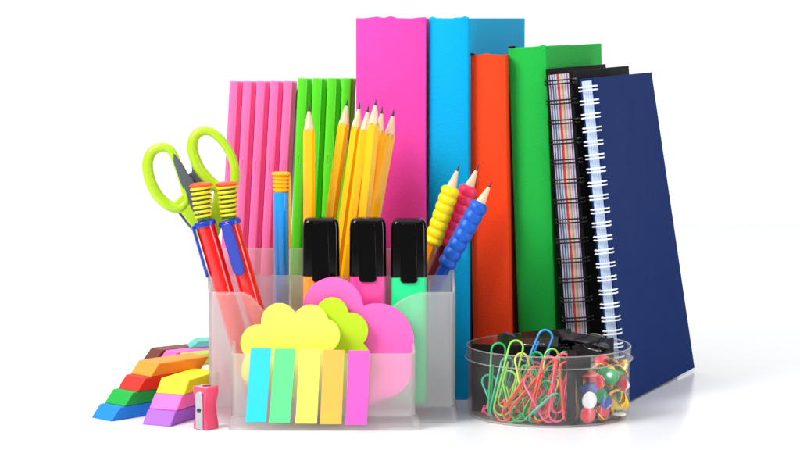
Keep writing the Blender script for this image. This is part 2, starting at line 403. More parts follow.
for i, (w_, col, a, b, c, d) in enumerate(flags):
    Y0 = TY0 - .11
    yt, yb = 348 + i*.5, 421.5 + i*.7
    ring = []
    rows = []
    for k in range(13):
        t = k/12; yy = yb + (yt-yb)*t
        off = -.01 - .17*max(0, 1 - t/.16) - .05*t*t - (.18*max(0, t-.86)/.14*.4) - .02*math.sin(t*5+i)
        # below the top of the base the wall flares
        l = at(c + (a-c)*t, yy, Y0); r_ = at(d + (b-d)*t, yy, Y0)
        rows.append([(l.x, Y0+off, l.z), (r_.x, Y0+off, r_.z), (r_.x, Y0+off-.02, r_.z), (l.x, Y0+off-.02, l.z)])
    mb = MB().loft(rows)
    mat = plastic('flag_film_' + w_.split()[0], col, .35, spec=.4, var=.02)
    lo = rows[0][0]
    o = mb.build('index_flag', mat, origin=((rows[0][0][0]+rows[0][1][0])/2, Y0, lo[2]))
    tag(o, w_ + ' index flag strip stuck on the front of the tray', 'index flag', 'index flags on the tray front')

# ---------------------------------------------------------------- highlighters
cap_black = plastic('glossy_black_cap', '#040405', .1, spec=.28, var=0)
def highlighter(label, col, px0, px1, ytop):
    Y = 2.75; A = at(px0, ytop, Y-.8); B = at(px1, ytop, Y-.8)
    W = B.x - A.x; H = A.z - 1.2; hc = 4.05
    r = root('highlighter', label, 'highlighter', ((A.x+B.x)/2, Y, 1.2), None, 'highlighters standing in the organizer')
    body = plastic('highlighter_' + label.split()[0], col, .28, coat=.3, var=.02)
    def rr(w, d, z, rad): return [(x, y, z) for x, y in rrect(-w/2, w/2, -d/2, d/2, rad, 5, 2)]
    D = 1.55
    MB().loft([rr(W*.86, D*.86, 0, .4), rr(W*.92, D*.94, .12, .45), rr(W*.95, D*.96, .5, .45), rr(W*.96, D*.96, H-hc+.05, .45), rr(W*.6, D*.6, H-hc+.1, .3)]).build('body', body, r, bevel=.0, ang=40)
    MB().loft([rr(W, D, H-hc, .42), rr(W*.995, D, H-hc+.3, .42), rr(W*.97, D*.97, H-.75, .42), rr(W*.94, D*.93, H-.32, .42), rr(W*.85, D*.84, H-.1, .4), rr(W*.68, D*.6, H, .3)]).build('cap', cap_black, r, ang=60)
    cl = MB()
    prof = []
    n = 8; w0 = W*.235
    poly = [(-w0*1.05, H-.45), (-w0, H-hc+.1)] + [(-w0 + w0*.5*(1-math.cos(math.pi/2*k/4)), H-hc-.2 - .2*math.sin(math.pi/2*k/4)) for k in range(5)] + [(w0 - w0*.5*(1-math.cos(math.pi/2*k/4)), H-hc-.2 - .2*math.sin(math.pi/2*k/4)) for k in range(4, -1, -1)] + [(w0, H-hc+.1), (w0*1.05, H-.45)]
    cl.prism(poly, -D/2-.13, -D/2+.1, XZY)
    for q in cl.v:
        if q.z > H-.5: q.z = H-.28; q.y += .17; q.x *= .8
    cl.build('pocket_clip', cap_black, r, bevel=.07, bseg=3, ang=60)
    return r
highlighter('orange highlighter with glossy black cap, beside the single pencil', '#ff9a2a', 302, 339.5, 218.5)
highlighter('pink highlighter with glossy black cap, between orange and green ones', '#ff4fae', 349, 386.5, 218.5)
highlighter('green highlighter with glossy black cap, nearest the gripped pencils', '#00ef92', 390.5, 427.5, 219.5)

# ---------------------------------------------------------------- pencils
wood = plastic('cedar_wood', '#e6c4a4', .7, var=.12, vscale=70, bump=.2, bscale=200)
lead = plastic('graphite', '#3a3a3e', .35, metal=.3)
yel = plastic('yellow_lacquer', '#ffbe12', .22, coat=.4, var=.04)
org_l = plastic('orange_lacquer', '#f08a14', .25, coat=.4); blu_l = plastic('blue_lacquer', '#0a50c8', .22, coat=.4); brn_l = plastic('maroon_lacquer', '#5a1c22', .25, coat=.4)
def pencil(label, tip, low, Yt, Yl, rad, barrel, group, leadmat=lead, grip=None, cone=2.0, zb=1.25, roll=.26):
    A = at(*tip, Yt); B = at(*low, Yl); d = (B - A).normalized()
    Lc = (zb - A.z)/d.z; base = A + d*Lc
    r = root('pencil', label, 'pencil', base, aim(base, A, roll), group)
    Ln = Lc; n = 24; k = cone/rad
    def rho(t): 
        t = (t + math.pi/6) % (math.pi/3) - math.pi/6
        return rad*.9/math.cos(t)*.96
    ring = lambda z, s=1: [(rho(2*math.pi*j/n)*s*math.cos(2*math.pi*j/n), rho(2*math.pi*j/n)*s*math.sin(2*math.pi*j/n), z) for j in range(n)]
    top = [(rho(2*math.pi*j/n)*math.cos(2*math.pi*j/n), rho(2*math.pi*j/n)*math.sin(2*math.pi*j/n), Ln - rho(2*math.pi*j/n)*k - .02 + (rad*.9 - rho(2*math.pi*j/n))*3.2) for j in range(n)]
    MB().loft([ring(0), ring(Ln*.5), top], cap=True).build('barrel', barrel, r, ang=20)
    rl = .11
    MB().loft([[(p_[0]*.985, p_[1]*.985, p_[2] - .01) for p_ in top], [(rl*math.cos(2*math.pi*j/n), rl*math.sin(2*math.pi*j/n), Ln - rl*k) for j in range(n)]]).build('wood_tip', wood, r, ang=60)
    MB().lathe([(rl*1.0, Ln-rl*k-.005), (.035, Ln-.06), (.012, Ln)], 12).build('lead', leadmat, r, ang=60)
    if grip:
        g0, g1, gm = grip; mb = MB(); N_ = 66; M_ = 24; rings = []
        for i in range(N_+1):
            t = i/N_; z = Ln - g0 - (g1-g0)*t; row = []
            for j in range(M_):
                th = 2*math.pi*j/M_
                ph = 7.0*t*2*math.pi + math.sin(th)*.9
                e = min(1, t*N_/3, (1-t)*N_/3)
                rr_ = .55 + (.13*math.sqrt(abs(math.sin(ph/2))))*1.0
                rr_ = .42 + (rr_-.42)*math.sqrt(e)
                row.append((rr_*math.cos(th), rr_*math.sin(th), z))
            rings.append(row)
        mb.loft(rings, cap=True).build('rubber_grip', gm, r, ang=80)
    return r
PG = 'yellow pencils standing in the organizer'
pencil('single upright yellow pencil beside the blue pen, apart from the bunch', (309, 104), (309, 215), 6.0, 6.0, .42, yel, PG, roll=.5)
pencil('yellow pencil at the left edge of the bunch, before green files', (347.5, 99), (332, 210), 7.6, 7.6, .44, yel, PG)
pencil('yellow pencil with its tip second from the left in the bunch', (360, 102), (345, 210), 6.9, 6.9, .42, yel, PG, roll=.1)
pencil('yellow pencil with its low tip just left of the tallest central one', (368.5, 105), (355, 210), 6.2, 6.3, .43, yel, PG, roll=.4)
pencil('frontmost yellow pencil whose tip is the tallest in the centre of the bunch', (376, 98.5), (365, 210), 5.3, 5.4, .45, yel, PG, roll=.2)
pencil('yellow pencil mostly hidden behind the tallest central one, its tip just right of it', (382.5, 106), (370, 210), 7.9, 8.0, .40, yel, PG, roll=.3)
pencil('yellow pencil leaning right at the right edge of the bunch, before magenta binder', (394, 109), (376, 210), 6.4, 6.9, .42, yel, PG, roll=.55)
rub = lambda n, c: plastic(n, c, .38, spec=.4, var=.03)
GG = 'pencils with ribbed rubber grips'
dl = plastic('dark_lead', '#20242a', .4); bl = plastic('brown_lead', '#5a2320', .45)
pencil('pencil with a yellow ribbed rubber grip leaning right', (459.5, 164), (430, 250), 6.3, 6.3, .42, org_l, GG, dl, (1.72, 6.1, rub('yellow_rubber', '#f8d800')))
pencil('pencil with a pinkish red ribbed rubber grip between yellow and blue grips', (479, 164), (450, 233), 7.6, 7.6, .42, brn_l, GG, bl, (1.72, 6.4, rub('pink_rubber', '#ff3068')))
pencil('pencil with a blue ribbed rubber grip leaning farthest right', (492.5, 181), (448, 262), 5.3, 5.5, .42, blu_l, GG, bl, (1.72, 7.0, rub('blue_rubber', '#0a5ac8')))

# ---------------------------------------------------------------- pens with spring heads
redp = plastic('red_pen_barrel', '#e81210', .2, coat=.5, var=.02); bluc = plastic('blue_pen_clip', '#1a32a8', .3, coat=.2)
redo = plastic('orange_red_disc', '#f84418', .3); spry = plastic('yellow_spring', '#f0cc10', .3); sprg = plastic('green_core', '#2f8a2c', .4)
def helix(mb, c, ax, r0, r1, z0, z1, turns, wr, n=20):
    pts = []
    q = Vector((0,0,1)).rotation_difference(Vector(ax).normalized())
    for k in range(int(turns*n)+1):
        t = k/(turns*n); a = 2*math.pi*turns*t; rr_ = r0 + (r1-r0)*t
        pts.append(Vector(c) + q @ Vector((rr_*math.cos(a), rr_*math.sin(a), z0 + (z1-z0)*t)))
    mb.tube(pts, wr, 6)
def spring_pen(label, top, low, Y, clip_ang, bend):
    A = at(*top, Y); B = at(*low, Y); d = (B-A).normalized(); Lc = (1.25 - A.z)/d.z; base = A + d*Lc
    r = root('spring_pen', label, 'pen', base, aim(base, A), 'red pens with spring heads')
    rb = .66
    MB().lathe([(.12, 0), (.3, .5), (rb*.9, 1.6), (rb, 2.4), (rb, Lc), (rb*.8, Lc+.05)], 28).build('barrel', redp, r)
    MB().lathe([(rb*.8, Lc-.02), (rb*1.18, Lc), (rb*1.22, Lc+.2), (rb*1.1, Lc+.36), (.3, Lc+.4)], 28).build('collar', bluc, r)
    c, s_ = math.cos(clip_ang), math.sin(clip_ang)
    def mp(u, v, w):   # u across, v along, w outwards
        x = -s_*u + c*w; y = c*u + s_*w
        return (x, y, v)
    n = 8; hw = .42; L0 = Lc + .25; L1 = Lc - 3.5
    poly = [(-hw*.8, L0), (hw*.8, L0), (hw, L0-.8), (hw, L1+hw)] + [(hw*math.cos(math.pi*k/n), L1+hw - hw*math.sin(math.pi*k/n)) for k in range(1, n)] + [(-hw, L1+hw), (-hw, L0-.8)]
    mb = MB().prism(poly, rb+.1, rb+.3, mp)
    mb.build('pocket_clip', bluc, r, bevel=.06, ang=50)
    ax = Vector((bend, 0, 1)); q = Vector((0,0,1)).rotation_difference(ax.normalized())
    c0 = Vector((0, 0, Lc+.4))
    mb = MB(); helix(mb, c0, ax, .52, .7, .1, 2.35, 7.0, .105); mb.build('spring', spry, r, ang=80)
    mb = MB(); mb.tube([c0 + q @ Vector((0, 0, z)) for z in (.05, .8, 1.6, 2.35)], [.46, .48, .52, .58], 20); mb.build('spring_core', sprg, r, ang=80)
    mb = MB(); rg = [[c0 + q @ Vector((rr_*math.cos(t*math.pi/12), rr_*math.sin(t*math.pi/12), z)) for t in range(24)] for rr_, z in [(.5, 2.3), (.76, 2.36), (.82, 2.46), (.74, 2.56), (.5, 2.64), (.15, 2.67)]]
    mb.loft(rg).build('head', redo, r, ang=60)
    return r
spring_pen('red spring pen nearest the scissors, its blue clip on the left side', (205.5, 226), (224, 290), 2.0, R(190), .2)
spring_pen('red spring pen with its blue clip facing front, nearer the blue pen', (230.5, 225), (250, 293), 2.25, R(-105), .22)
# blue pen with orange ribbed head
Y = 5.45; A = at(281, 192, Y)
r = root('pen', 'blue pen with ribbed yellow orange head standing before pink files', 'pen', (A.x, Y, 1.25))
Lc = A.z - 1.25
bpen = plastic('blue_pen_barrel', '#089cf8', .18, coat=.6, var=.02); ylo = plastic('yellow_orange_plastic', '#fbb40c', .3, coat=.2)
MB().lathe([(.12, 0), (.35, .8), (.54, 2), (.54, Lc-.06), (.48, Lc)], 28).build('barrel', bpen, r)
pr = [(.3, Lc-.01), (.52, Lc+.02)]
for k in range(4): pr += [(.46, Lc+.08+.27*k), (.58, Lc+.14+.27*k), (.58, Lc+.24+.27*k), (.46, Lc+.3+.27*k)]
pr += [(.6, Lc+1.2), (.68, Lc+1.26), (.66, Lc+1.38), (.45, Lc+1.44), (.1, Lc+1.45)]
MB().lathe(pr, 28).build('head', ylo, r, ang=50)
MB().box(.5, .72, -.18, .18, Lc-4, Lc+1.2).build('pocket_clip', ylo, r, bevel=.06)

# ---------------------------------------------------------------- scissors
limeh = plastic('lime_handle', '#a6d010', .32, coat=.15, var=.03); greyh = plastic('grey_handle', '#4c545c', .45); steel = plastic('steel', '#c8ccd0', .22, metal=1)
Y = 3.75; o_ = at(236, 398, Y)
scr = root('scissors', 'lime and grey handled scissors standing handles up in the organizer', 'scissors', o_)
def sp_(px, py, dy=0): q = at(px, py, Y + dy) - o_; return Vector(q)
def smooth_closed(pts, sub=6):
    out = []; n = len(pts)
    for i in range(n):
        p0, p1, p2, p3 = (Vector(pts[(i+k-1) % n]) for k in range(4))
        for k in range(sub):
            t = k/sub
            out.append(.5*((2*p1) + (p2-p0)*t + (2*p0-5*p1+4*p2-p3)*t*t + (3*p1-p0-3*p2+p3)*t**3))
    return out
left = [(147.5, 166), (151, 153), (160, 147.5), (169, 149), (175, 158), (180, 172), (185, 188), (187, 200), (181, 207.5), (170, 206), (159, 197), (151, 183)]
right = [(192.5, 150), (194, 138), (201, 131.5), (211, 132), (222, 141), (231, 155), (235, 170), (234, 184), (227, 190), (217, 187), (206, 177), (198, 166)]
for pts, dy, w_ in ((left, -.12, [4.2]*12), (right, .12, [4.2]*12)):
    P_ = smooth_closed([sp_(x, y, dy) for x, y in pts])
    rad = [.35 + .05*math.sin(2*math.pi*i/len(P_)*1 + 2.4) for i in range(len(P_))]
    MB().tube(P_, rad + [], 12, closed=True, flat=1.15, ref=(0,1,0)).build('handle', limeh, scr, ang=80)
def plate(px, y0, y1, mat, name, bev=.12, seg=3):
    pl = [(sp_(x, y).x, sp_(x, y).z) for x, y in px]
    yy = 0
    MB().prism(pl, y0, y1, XZY).build(name, mat, scr, bevel=bev, bseg=seg, ang=60)
# solid webs of the two handles down to the joint
plate([(179, 197), (186, 190), (194, 205), (204, 226), (212, 245), (204, 247), (192, 226), (181, 212), (172, 210), (172, 204)], -.42, .0, limeh, 'handle_web')
plate([(226, 186), (233, 190), (229, 205), (222, 225), (215, 246), (207, 246), (208, 230), (211, 212), (214, 190), (219, 186)], .03, .42, limeh, 'handle_web')
plate([(172.5, 151), (176, 154), (184, 166), (188, 173.5), (193, 178), (197, 190), (203, 205), (209, 220), (212, 236), (206, 238), (196, 216), (187, 199), (180, 180), (174, 162)], -.48, .05, greyh, 'inner_grip')
plate([(191, 155), (194.5, 166), (199, 174), (206, 183), (208, 200), (206, 212), (199, 202), (194, 186), (188, 174.5), (192, 172)], .0, .5, greyh, 'inner_grip')
plate([(176, 211), (184, 213), (196, 226), (212, 240), (222, 262), (214, 262), (200, 240), (186, 224)], .04, .36, greyh, 'lower_grip')
plate([(204, 236), (216, 240), (229, 290), (240, 350), (244, 396), (238, 397), (226, 350), (212, 290)], -.1, .0, steel, 'blade', .02, 1)
plate([(206, 238), (220, 240), (232, 290), (238, 350), (241, 396), (236, 396), (222, 350), (208, 290)], .02, .12, steel, 'blade', .02, 1)
c_ = sp_(214, 258)
MB().add([], []).lathe([(.3, 0), (.3, .12), (.2, .2)], 16).build('pivot_screw', steel, scr).location = Vector((c_.x, -.1, c_.z))*S
scr.children[-1].rotation_euler = (R(90), 0, 0)

# ---------------------------------------------------------------- erasers
def eraser_mesh(mb, Ln, W, h, shear):
    # local: x = across (width), y = length (away), slanted ends
    mb.add([(0,0,0),(W,0,0),(W,Ln,0),(0,Ln,0),(0,shear,h),(W,shear,h),(W,Ln+shear,h),(0,Ln+shear,h)],
           [(0,3,2,1),(4,5,6,7),(0,1,5,4),(1,2,6,5),(2,3,7,6),(3,0,4,7)])
    return mb
def eraser(label, col, loc, yaw, z, group, Ln=5.0, W=2.25, h=.9, shear=.8):
    mat = plastic('eraser_' + label.split()[0], col, .55, spec=.35, var=.08, bump=.15, bscale=300)
    o = eraser_mesh(MB(), Ln, W, h, shear).build('eraser', mat, bevel=.08, bseg=3)
    o.location = Vector((loc[0], loc[1], z))*S; o.rotation_euler = (0, 0, yaw)
    return tag(o, label, 'eraser', group)
EG = 'slanted erasers stacked at the left'
a0 = at(86, 421, 2.9); yaw = -R(40)     # long axis points right and away
ld = Vector((math.sin(R(40)), math.cos(R(40)), 0))
ld = Vector((.70, .714, 0)); yaw = -math.acos(.714)
st = Vector((-21.75, 2.9, 0))
for i, (n_, c_) in enumerate([('blue', '#0a7ed8'), ('green', '#08a43a'), ('red', '#e22a20'), ('orange', '#ff9230')]):
    w_ = ['blue slanted eraser at the bottom of the four high stack', 'green slanted eraser between the blue and the red one', 'red slanted eraser under the orange one', 'orange slanted eraser on top of the four high stack'][i]
    q = st + ld*(1.18*i)
    eraser(w_, c_, q, yaw + R([0, .8, -.6, .5][i]), .905*i + .002, EG, Ln=4.75)
ld2 = Vector((math.sin(R(24)), math.cos(R(24)), 0)); st = Vector((-17.85, .25, 0))
for i, (w_, c_) in enumerate([('purple slanted eraser at the bottom of the three high stack', '#a05ad0'), ('pink slanted eraser between the purple and the yellow one', '#ff6cc0'), ('yellow slanted eraser on top of the three high stack', '#fdea12')]):
    q = st + ld2*(.95*i)
    eraser(w_, c_, q, -R(24 + [0, .8, -.5][i]), .955*i + .002, EG, Ln=4.6, h=.95)
b0 = at(143, 361, 29.5)
for i, (w_, c_) in enumerate([('brown eraser lying far behind the stacks, leftmost there', '#6e3c30'), ('pink eraser lying far behind, between brown and lime ones', '#ff6ab8'), ('lime green eraser lying far behind the stacks beside a pink one', '#9ad24a')]):
    eraser(w_, c_, (b0.x + 1.35*i, 29.5 - .15*i - 1.6*i*.8, 0), -R(52), .002, 'erasers lying far behind', Ln=6.5, W=1.7)
eraser('teal eraser lying on top of the lime and pink ones', '#5cc4b4', (b0.x + 3.4, 31.5, 0), -R(78), .91, 'erasers lying far behind', Ln=5, W=2, h=.6)

# ---------------------------------------------------------------- sharpener
redpl = plastic('red_translucent_plastic', '#ff4a78', .15, coat=.5, trans=.1, var=.03, sss=.6)
c_ = at(206, 432, -1.3)
shp = root('pencil_sharpener', 'small red plastic pencil sharpener standing on end beside erasers', 'pencil sharpener', (c_.x, -1.25, 0), (0, 0, -R(38)))
hw = .62; H = 2.95; n = 14
side = lambda z: hw*(1 - .0) - .2*math.sin(math.pi*min(1, max(0, (z-.35)/(H-.8))))
zs = [0, .06, .3] + [.35 + (H-.8)*k/n for k in range(1, n+1)] + [H-.2, H-.05, H]
prof = [(side(z), z) for z in zs] + [(-side(z), z) for z in reversed(zs)]
MB().prism(prof, -.6, .62, XZY).build('body', redpl, shp, bevel=.07, bseg=3, ang=60)
bl_ = [(-.32, .04), (.32, .04), (.32, 2.3)] + [(.32*math.cos(math.pi*k/8), 2.33 + .32*math.sin(math.pi*k/8)) for k in range(0, 9)] + [(-.32, 2.3)]
MB().prism(bl_, -.70, -.62, XZY).build('blade', steel, shp, bevel=.02, bseg=1, ang=50)
k = MB().lathe([(.15, 0), (.15, .05), (.1, .08)], 16).build('screw', plastic('dark_screw', '#50545a', .3, metal=.9), shp)
k.location = Vector((0, -.70, 1.35))*S; k.rotation_euler = (R(90), 0, 0)
k = MB().lathe([(.3, 0), (.3, .02)], 20).build('pencil_hole', plastic('hole_dark', '#5c0c18', .6), shp); k.location = Vector((0, .1, H))*S

# ---------------------------------------------------------------- round clear dish
DX, DY, DR = 10.55, 4.5, 5.72
clr = clear('clear_plastic')
dish = root('round_dish', 'round clear plastic dish with paper clips, thumbtacks and black dividers', 'dish', (DX, DY, 0))
MB().lathe([(DR-.25, .03), (DR-.06, .1), (DR, .28), (DR+.02, 3.95), (DR-.09, 3.95), (DR-.11, .3), (DR-.2, .2), (.01, .2)], 96, cap=False).build('bowl', clr, dish, ang=40)
edge = frosted('edge_highlight_plastic')  # pale plastic for added rings that imitate highlights on the clear dish's edges
ringp = lambda r_, z: [(r_*math.cos(2*math.pi*k/96), r_*math.sin(2*math.pi*k/96), z) for k in range(96)]
mb = MB(); mb.tube(ringp(DR+.07, 4.93), .04, 6, closed=True).tube(ringp(DR+.2, 4.08), .035, 6, closed=True); mb.build('rim_highlight', edge, dish)
MB().tube(ringp(DR-.14, .09), .07, 6, closed=True).build('foot_highlight', edge, dish)
MB().lathe([(DR+.03, 4.02), (DR+.2, 4.02), (DR+.2, 4.12), (DR+.1, 4.2), (DR+.12, 4.92), (DR+.02, 4.92), (DR, 4.1), (DR+.03, 4.02)], 96, cap=False).build('rim', clr, dish, ang=40)
MB().lathe([(.01, .03), (DR-.25, .03), (DR-.25, .06), (.01, .06)], 64, cap=False).build('bottom_plate', clr, dish)
blackp = plastic('black_divider_plastic', '#08080a', .45, spec=.2, var=.05)
cc = Vector((12.0 - DX, 2.6 - DY, 0))
def arm(a, b, h, th=.11):
    d = (b - a).normalized(); nn = Vector((-d.y, d.x, 0))*th
    mb = MB(); pts = [a-nn, b-nn, b+nn, a+nn]
    mb.prism([(p_.x, p_.y) for p_ in pts], .22, h, XYZ).build('divider', blackp, dish, bevel=.04)
arm(cc + Vector((-.12, .03, 0)), Vector((5.1-DX, 4.3-DY, 0)), 5.05); arm(cc + Vector((.1, .12, 0)), Vector((15.35-DX, 7.2-DY, 0)), 5.08); arm(cc + Vector((0, -.13, 0)), Vector((11.75-DX, -.8-DY, 0)), 4.9, .3)

# ---------------------------------------------------------------- binder clips in the back compartment
wirem = plastic('nickel_wire', '#88888e', .25, metal=1); clipb = plastic('black_clip_steel', '#0e0e11', .3, coat=.3)
def binder_clip(label, loc, rot):
    r = root('binder_clip', label, 'binder clip', loc, rot, 'black binder clips in the round dish')
    Wd = 3.6
    pr = [(-.75, 0), (.75, 0), (.82, .12), (.12, 1.9), (.0, 1.95), (-.12, 1.9), (-.82, .12)]
    MB().prism(pr, -Wd/2, Wd/2, lambda u, v, w: (w, u, v)).build('body', clipb, r, bevel=.05)
    for s_ in (-1, 1):
        pts = [(-.9, s_*.16, 1.75), (-.9, s_*.2, 2.0), (-.55, s_*.4, 2.9), (-.5, s_*.5, 3.3), (-.3, s_*.56, 3.55), (0, s_*.58, 3.62), (.3, s_*.56, 3.55), (.5, s_*.5, 3.3), (.55, s_*.4, 2.9), (.9, s_*.2, 2.0), (.9, s_*.16, 1.75)]
        MB().tube(pts, .06, 6).build('wire_handle', wirem, r, ang=80)
    return r
b1 = binder_clip('black binder clip with its back upward, near the cyan binder side', (8.7, 6.2, 4.5), (R(88), R(8), R(4)))
dup(b1, (10.6, 6.7, 4.9), (R(95), R(-6), R(-14)), 'black binder clip topmost in the middle of the back compartment')
dup(b1, (9.6, 5.3, 4.6), (R(100), R(-4), R(-10)), 'black binder clip just behind the long divider of the dish')
dup(b1, (12.6, 6.4, 4.7), (R(80), R(12), R(18)), 'black binder clip at the notebook side of the back compartment')
dup(b1, (9.0, 7.6, 1.1), (R(88), 0, R(35)), 'black binder clip buried under the others at the back')
dup(b1, (8.0, 6.2, 1.1), (R(90), 0, R(10)), 'black binder clip buried beneath the cyan side clip')
dup(b1, (11.9, 6.4, 1.1), (R(90), 0, R(-20)), 'black binder clip buried beneath the middle ones')

for x_, y_, z_, a_ in ((8.0, 6.2, 2.9, 12), (10.4, 6.6, 2.9, -12), (12.4, 6.5, 2.9, -25)):
    dup(b1, (x_, y_, z_), (R(88), 0, R(a_)), 'black binder clip in the middle layer of the back compartment, under the topmost ones')
# ---------------------------------------------------------------- paper clips
CL = dict(green='#12b45c', orange='#ff4a28', pink='#ff5c90', lime='#8fe04a', yellow='#f4e05a', blue='#3a9ae8', teal='#2cc0a0', red='#ee2f3c', navy='#2a44b0')
cmat = {k: plastic('vinyl_' + k, v, .3, coat=.3, var=.02) for k, v in CL.items()}
def clip_path(Ln, W):
    w = W/2; p_ = []
    def arc(cx, cy, r_, a0, a1, n=10):
        return [(cx + r_*math.cos(R(a0 + (a1-a0)*k/n)), cy + r_*math.sin(R(a0 + (a1-a0)*k/n))) for k in range(n+1)]
    # outer leg down the right, round the bottom, up the left, over the top, inner loop
    p_ += [(w, Ln*.62), (w, w)] + arc(0, w, w, 0, -180) + [(-w, Ln-w*.86)]
    r2 = w*.86; cx = -w + r2
    p_ += arc(cx, Ln - r2, r2, 180, 0) + [(cx+r2, w*1.9)]
    r3 = w*.7; cx3 = cx + r2 - r3
    p_ += arc(cx3, w*1.75, r3, 0, -180) + [(cx3-r3, Ln*.7)]
    return p_
def inside(q):
    v = Vector((q.x-DX, q.y-DY, 0)); lim = DR - .72
    if v.length > lim and q.z < 6: v = v.normalized()*lim
    return Vector((DX+v.x, DY+v.y, max(q.z, .34)))
def paper_clip(label, col, top, bot, Y0, Y1, spin=0, W=1.15, group='vinyl coated paper clips in the round dish'):
    A = inside(at(*top, Y0)); B = inside(at(*bot, Y1)); Ln = (A-B).length
    q = aim(B, A) @ Quaternion((0,0,1), R(spin))
    key = (col, round(Ln, 1), W)
    pts = [(x, .0 + (.09 if i > 24 else 0) + .02*math.sin(i), z) for i, (x, z) in enumerate(clip_path(Ln, W))]
    o = MB().tube(pts, .074, 7, ref=(0,1,0)).build('paper_clip', cmat[col], ang=80)
    o.location = B*S; o.rotation_mode = 'QUATERNION'; o.rotation_quaternion = q
    return tag(o, label, 'paper clip', group)
PCs = [
 ('green', (500, 343), (483, 425), 1.2, .6, 10, 'tall green paper clip standing nearest the left side of the dish'),
 ('lime', (519, 341), (490, 417), .7, .3, -15, 'lime green paper clip with its loop above the rim, leaning left'),
 ('yellow', (521, 353), (534, 418), .9, .7, 25, 'pale yellow paper clip leaning the other way across the lime one'),
 ('orange', (541, 368), (499, 427), 0, 0, 5, 'orange paper clip lying diagonally low before the green ones'),
 ('orange', (553, 353), (535, 429), -.3, -.5, -8, 'orange paper clip standing in the middle of the clip compartment'),
 ('orange', (574, 347), (548, 424), .4, .3, 0, 'orange paper clip with its loop tallest beside the front divider'),
 ('pink', (567, 348), (556, 430), -.1, -.7, 12, 'pink paper clip standing right of the middle orange one'),
 ('pink', (492, 400), (480, 420), 1.8, 1.5, 0, 'short pink paper clip end low at the left side'),
 ('blue', (549, 331), (532, 372), 2.0, 1.6, -5, 'bright blue paper clip poking above the rim'),
 ('lime', (551, 345), (546, 420), 1.0, .9, 20, 'lime green paper clip behind the middle orange ones'),
 ('green', (535, 350), (517, 422), 1.3, 1.0, -30, 'green paper clip behind the diagonal orange one'),
 ('green', (548, 372), (512, 428), .4, -.1, -20, 'green paper clip lying diagonally beside the low orange one'),
 ('teal', (513, 352), (495, 420), 1.6, 1.4, 30, 'teal paper clip behind the tall green and lime ones'),
 ('green', (570, 345), (573, 424), 1.4, .3, 35, 'green paper clip against the front divider'),
 ('pink', (533, 356), (541, 424), 1.7, 1.4, 10, 'pink paper clip deep behind the yellow one'),
 ('yellow', (527, 362), (505, 420), 1.9, 1.5, -40, 'yellow paper clip deep behind the lime one'),
 ('red', (558, 350), (569, 422), 1.6, 1.2, -20, 'red paper clip deep behind the pink ones'),
 ('green', (556, 362), (527, 427), 1.0, .2, 15, 'green paper clip behind the central orange clip, leaning left'),
 ('lime', (505, 362), (520, 424), 1.0, .7, -10, 'lime green paper clip crossing the tall green one'),
 ('pink', (560, 372), (520, 428), 1.2, .8, 0, 'pink paper clip lying diagonally behind the orange ones'),
 ('green', (540, 346), (561, 424), 1.9, 1.0, 40, 'green paper clip farthest back in the clip compartment'),
 ('teal', (486, 366), (505, 424), 2.2, 1.2, 15, 'teal paper clip leaning at the left side behind the tall green one'),
 ('orange', (566, 358), (572, 428), -.5, -.6, 30, 'orange paper clip nearest the front divider'),
 ('red', (481, 392), (508, 428), 1.2, .4, -12, 'red paper clip lying low near the left wall of the dish'),
 ('navy', (503, 334), (524, 350), 6.6, 6.0, -50, 'dark blue paper clip lying on the binder clips'),
]
PCs += [
 ('orange', (560, 362), (508, 418), .2, -.1, 20, 'orange paper clip slanting across the middle of the pile'),
 ('green', (553, 385), (500, 424), -.2, .4, -25, 'green paper clip lying almost flat low in front'),
 ('orange', (530, 392), (488, 425), 1.0, 1.2, 15, 'orange paper clip lying almost flat at the lower left'),
 ('teal', (560, 395), (530, 430), -.3, -.4, 40, 'teal paper clip low in front, short side up'),
 ('green', (522, 366), (560, 412), .8, .2, -35, 'green paper clip slanting down to the right'),
 ('pink', (528, 376), (552, 426), .3, -.4, 30, 'pink paper clip slanting down to the right in the middle'),
 ('yellow', (556, 378), (538, 426), .6, 0, -45, 'yellow paper clip edgeways between the orange ones'),
]
for i, (c, t, b, y0, y1, sp, lb) in enumerate(PCs):
    if 3 < i < 24 and c != 'blue': t = (min(566, t[0] + random.uniform(-5, 5)), t[1] + random.uniform(2, 9))
    paper_clip(lb, c, t, b, y0, y1, sp)

# ---------------------------------------------------------------- thumbtacks
brass = plastic('brass', '#e0b040', .2, metal=1); pinm = plastic('pin_steel', '#c8c8cc', .2, metal=1)
TC = dict(red='#e8304a', green='#109a58', yellow='#f8cc18', blue='#3452b4', white='#f4f4f8')
tm = {k: plastic('tack_' + k, v, .22, coat=.4, var=.02) for k, v in TC.items()}
tack_first = {}
def tack(label, col, pos, nrm, group='coloured thumbtacks in the round dish'):
    q = Vector((0,0,1)).rotation_difference(Vector(nrm).normalized())
    if col not in tack_first:
        r = root('thumbtack', label, 'thumbtack', pos, q, group)
        MB().lathe([(.57, .0), (.6, .04), (.56, .1), (.42, .16), (.22, .19), (.02, .2)], 28).build('head', tm[col], r, ang=60)
        MB().lathe([(.02, -.03), (.3, -.035), (.58, -.02), (.61, .015), (.58, .03), (.5, .035)], 28).build('brass_backing', brass, r, ang=50)
        MB().lathe([(.06, -.02), (.055, -.9), (.01, -1.15)], 8).build('pin', pinm, r, ang=60)
        tack_first[col] = r; return r
    return dup(tack_first[col], pos, q, label)
def tk(px, py, Y): return at(px, py, Y)
F_ = (0, -1, .2)
